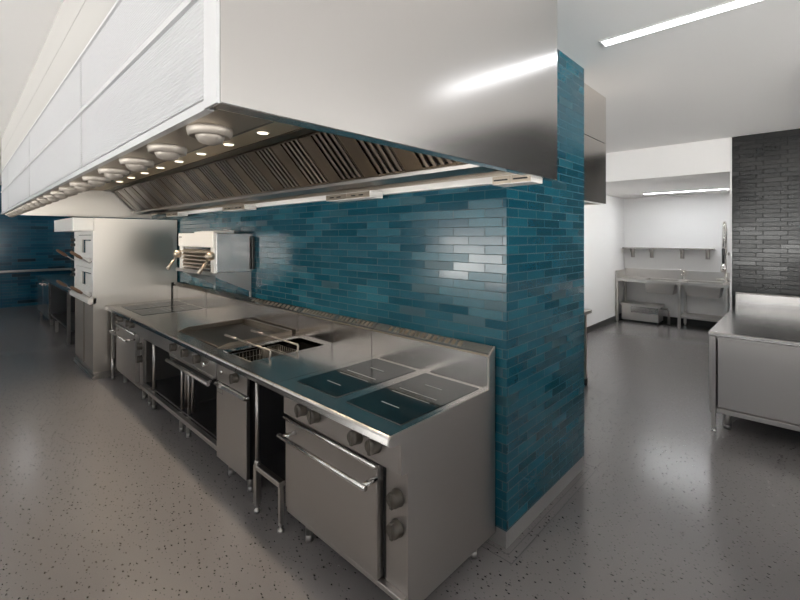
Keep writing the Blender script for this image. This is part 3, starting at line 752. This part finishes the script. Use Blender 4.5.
for xx, yy in ((tx0 + 0.022, ty1 - 0.035), (tx1 - 0.1, ty1 - 0.035), (tx0 + 0.022, ty0 + 0.1), (tx1 - 0.1, ty0 + 0.1)):
    z0 = 0.05
    B().box(xx - 0.020, xx + 0.020, yy - 0.016, yy + 0.016, z0, 0.862).build('leg', 'steel', t)
    B().lathe([(0.018, 0.0), (0.022, 0.008), (0.022, 0.018), (0.010, 0.026), (0.010, 0.04), (0.017, 0.042), (0.017, 0.052)], (xx, yy, 0), 'z', 16).build('foot', 'polished', t)
B().box(tx0 + 0.0, tx0 + 0.045, ty1 - 0.018, ty1 - 0.004, 0.183, 0.862).build('corner_strip', 'steel', t)
foot_leg(B(), 4.875, 0.517, 0.19, 0.028).build('support_leg', 'steel', t)

# ------------------------------------------------------------------ wash room
t = thing('sink_bench', 'twin-bowl stainless sink bench against the white wash room wall', 'sink', (9.8, 1.85, 0))
sy0, sy1, fx, bx = 0.42, 2.842, 9.46, 10.098
ft = B()
bowls = ((1.80, 2.34), (1.09, 1.66), (0.45, 0.95))
ft.box(fx, fx + 0.07, sy0, sy1, 0.84, 0.895).box(bx - 0.10, bx, sy0, sy1, 0.855, 0.895)
prev = sy1
for a, c in bowls:
    ft.box(fx + 0.07, bx - 0.10, c, prev, 0.862, 0.895); prev = a
ft.box(fx + 0.07, bx - 0.10, sy0, prev, 0.862, 0.895)
ft.build('worktop', 'steel_light', t)
B().box(bx - 0.012, bx, sy0, sy1, 0.895, 1.075).box(fx, bx, sy1 - 0.012, sy1, 0.895, 1.055).build('splashback', 'steel_light', t)
for a, c in bowls:
    b = B(); x0, x1 = fx + 0.075, bx - 0.105
    z0, z1 = 0.63, 0.868; i_ = 0.05
    out = [(x0, a), (x1, a), (x1, c), (x0, c)]; inn = [(x0 + 0.03, a + i_), (x1 - 0.03, a + i_), (x1 - 0.03, c - i_), (x0 + 0.03, c - i_)]
    T = [b.bm.verts.new((p[0], p[1], z1)) for p in out]; Bo = [b.bm.verts.new((p[0], p[1], z0)) for p in inn]
    w = 0.006
    T2 = [b.bm.verts.new((p[0] + (w if k in (0, 3) else -w), p[1] + (w if k in (0, 1) else -w), z1)) for k, p in enumerate(out)]
    B2 = [b.bm.verts.new((p[0] + (w if k in (0, 3) else -w), p[1] + (w if k in (0, 1) else -w), z0 + w)) for k, p in enumerate(inn)]
    for k in range(4):
        j = (k + 1) % 4
        b.bm.faces.new((T[k], T[j], Bo[j], Bo[k])); b.bm.faces.new((T2[j], T2[k], B2[k], B2[j])); b.bm.faces.new((T[j], T[k], T2[k], T2[j]))
    b.bm.faces.new(Bo); b.bm.faces.new(list(reversed(B2)))
    b.build('sink_bowl', 'steel_light', t)
for xx, yy in ((fx + 0.03, sy1 - 0.02), (bx - 0.05, sy1 - 0.02), (fx + 0.03, 1.73), (bx - 0.05, 1.73), (fx + 0.03, 1.02), (bx - 0.05, 1.02)):
    b = B().box(xx - 0.022, xx + 0.022, yy - 0.022, yy + 0.022, 0.03, 0.86); b.lathe([(0.017, 0), (0.017, 0.03)], (xx, yy, 0), 'z', 10)
    b.build('leg', 'steel_light', t)
B().box(fx + 0.05, bx - 0.04, 1.0, 1.75, 0.215, 0.245).build('undershelf', 'steel_light', t)
# taps
t = thing('mixer_tap', 'small chrome mixer tap at the middle of the sink bench', 'tap', (9.98, 1.735, 0.896))
B().lathe([(0.03, 0.0), (0.03, 0.02), (0.018, 0.03), (0.018, 0.14), (0.026, 0.15), (0.026, 0.19), (0.01, 0.20)], (9.98, 1.735, 0.896), 'z', 14).build('body', 'polished', t)
B().tube([(9.98, 1.735, 1.02), (9.86, 1.74, 1.06), (9.80, 1.74, 1.03), (9.79, 1.74, 0.98)], 0.013, 10).build('spout', 'polished', t)
B().tube([(9.98, 1.735, 1.085), (9.93, 1.84, 1.11)], 0.010, 8).build('lever', 'polished', t)
t = thing('spray_tap', 'tall chrome pre-rinse spray tap with coiled hose at the bench end', 'tap', (9.96, 1.03, 0.896))
B().lathe([(0.035, 0.0), (0.035, 0.02), (0.022, 0.03), (0.022, 0.16), (0.014, 0.17)], (9.96, 1.03, 0.896), 'z', 14).build('body', 'polished', t)
B().tube([(9.96, 1.03, 0.90), (9.96, 1.03, 1.92)], 0.012, 10).build('riser', 'polished', t)
arc = [(9.96, 1.03, 1.45)] + [(9.96, 1.03, 1.90)] + [(9.875 + 0.085 * math.cos(a), 1.035, 1.93 + 0.095 * math.sin(a)) for a in [PI * k / 10 for k in range(11)]] + [(9.785, 1.04, 1.75), (9.78, 1.045, 1.52)]
B().tube(arc, 0.023, 12).build('hose', 'polished', t)
B().tube([(9.78, 1.045, 1.53), (9.775, 1.045, 1.26)], [0.026, 0.022], 12).build('grip', 'black', t)
B().tube([(9.775, 1.045, 1.26), (9.765, 1.045, 1.19), (9.75, 1.045, 1.10)], [0.024, 0.042, 0.036], 12).build('spray_head', 'polished', t)
B().box(9.955, 10.095, 0.985, 1.005, 1.42, 1.45).lathe([(0.03, 0), (0.03, 0.02)], (9.96, 0.975, 1.435), 'y', 12).build('wall_stay', 'steel', t)
B().tube([(9.96, 1.03, 0.97), (9.92, 1.15, 0.95), (9.92, 1.17, 0.95)], 0.012, 8).tube([(9.96, 1.03, 0.97), (9.92, 0.91, 0.95)], 0.012, 8).build('valve_lever', 'polished', t)
for o in [t]: o.location.y += 0.045
# wall shelf
t = thing('wall_shelf', 'long steel wall shelf on four brackets above the sink bench', 'shelf', (9.98, 2.0, 1.5))
B().box(9.85, 10.098, 1.255, 2.83, 1.505, 1.53).build('shelf_board', 'steel', t)
for yy in (2.68, 2.32, 1.78, 1.36):
    B().prism([(9.87, 1.505), (10.097, 1.505), (10.097, 1.315), (10.075, 1.315)], 'y', yy, yy + 0.014).box(10.085, 10.097, yy - 0.03, yy + 0.044, 1.315, 1.505).build('bracket', 'steel', t)
# grease box
t = thing('grease_trap', 'low steel grease trap box on the floor under the left sink bowl', 'grease trap', (9.75, 2.42, 0))
B().box(9.56, 9.95, 2.09, 2.76, 0.05, 0.34).bevel(0.004, 1).build('tank', 'steel_light', t)
B().box(9.54, 9.97, 2.07, 2.78, 0.34, 0.385).bevel(0.003, 1).build('lid', 'steel_light', t)
B().box(9.545, 9.56, 2.09, 2.58, 0.21, 0.338).build('front_plate', 'steel_top', t)
B().box(9.60, 9.92, 2.12, 2.74, 0.0, 0.05).build('base', 'black', t)
B().tube([(9.75, 2.09, 0.32), (9.75, 1.98, 0.32), (9.75, 1.95, 0.28), (9.75, 1.95, 0.02)], 0.022, 10).build('drain_pipe', 'grey_box', t)

# ------------------------------------------------------------------ wheeled table corner behind the tiled wall
t = thing('wheeled_table', 'steel table on castors whose corner shows behind the tiled wall end', 'trolley', (4.85, 2.2, 0))
B().box(4.35, 5.23, 1.835, 2.55, 0.845, 0.885).bevel(0.003, 1).build('worktop', 'steel', t)
for xx, yy in ((5.085, 1.868), (4.42, 1.868), (5.085, 2.5), (4.42, 2.5)):
    B().box(xx - 0.018, xx + 0.018, yy - 0.018, yy + 0.018, 0.11, 0.845).build('leg', 'brass', t)
    cs = B().box(xx - 0.02, xx + 0.035, yy - 0.02, yy + 0.02, 0.092, 0.112).build('castor_fork', 'steel', t)
    B().lathe([(0.02, -0.014), (0.047, -0.012), (0.047, 0.012), (0.02, 0.014)], (xx + 0.03, yy, 0.047), 'y', 20).build('castor_wheel', 'black', cs)
B().box(4.42, 5.06, 1.86, 2.5, 0.30, 0.32).build('shelf', 'steel', t)

# ------------------------------------------------------------------ world, camera, view
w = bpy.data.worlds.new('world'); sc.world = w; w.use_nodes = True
# pale overcast sky above an added bright lower half, lighting ceilings through windows
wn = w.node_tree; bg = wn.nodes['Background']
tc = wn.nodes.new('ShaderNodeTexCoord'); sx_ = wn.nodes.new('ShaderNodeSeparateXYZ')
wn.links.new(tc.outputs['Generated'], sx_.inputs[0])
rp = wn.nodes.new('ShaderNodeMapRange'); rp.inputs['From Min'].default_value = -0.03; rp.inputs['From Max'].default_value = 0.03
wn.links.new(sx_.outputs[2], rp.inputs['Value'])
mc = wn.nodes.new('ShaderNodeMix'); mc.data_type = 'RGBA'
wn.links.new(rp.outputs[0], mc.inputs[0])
mc.inputs[6].default_value = (ADDED_GROUND_GLOW[0], ADDED_GROUND_GLOW[1], ADDED_GROUND_GLOW[2], 1)
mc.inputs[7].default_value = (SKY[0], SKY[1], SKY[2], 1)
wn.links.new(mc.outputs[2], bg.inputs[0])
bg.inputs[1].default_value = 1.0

f_px = 423.6
cam = bpy.data.cameras.new('camera'); co = bpy.data.objects.new('camera', cam); COL.objects.link(co)
cam.sensor_width = 36; cam.lens = f_px / 800 * 36
cam.shift_y = -63 / 800
cam.clip_start = 0.02
co.location = (0, 0, 1.75)
co.rotation_euler = (PI / 2, 0, -math.atan2(443, f_px))
sc.camera = co
sc.view_settings.view_transform = 'Standard'
sc.view_settings.look = 'None'
sc.view_settings.exposure = -0.2
sc.view_settings.gamma = 1.0
sc.view_settings.use_curve_mapping = False
sc.cycles.max_bounces = 10
sc.cycles.diffuse_bounces = 5
sc.cycles.glossy_bounces = 6
sc.cycles.sample_clamp_indirect = 6
sc.cycles.use_denoising = True
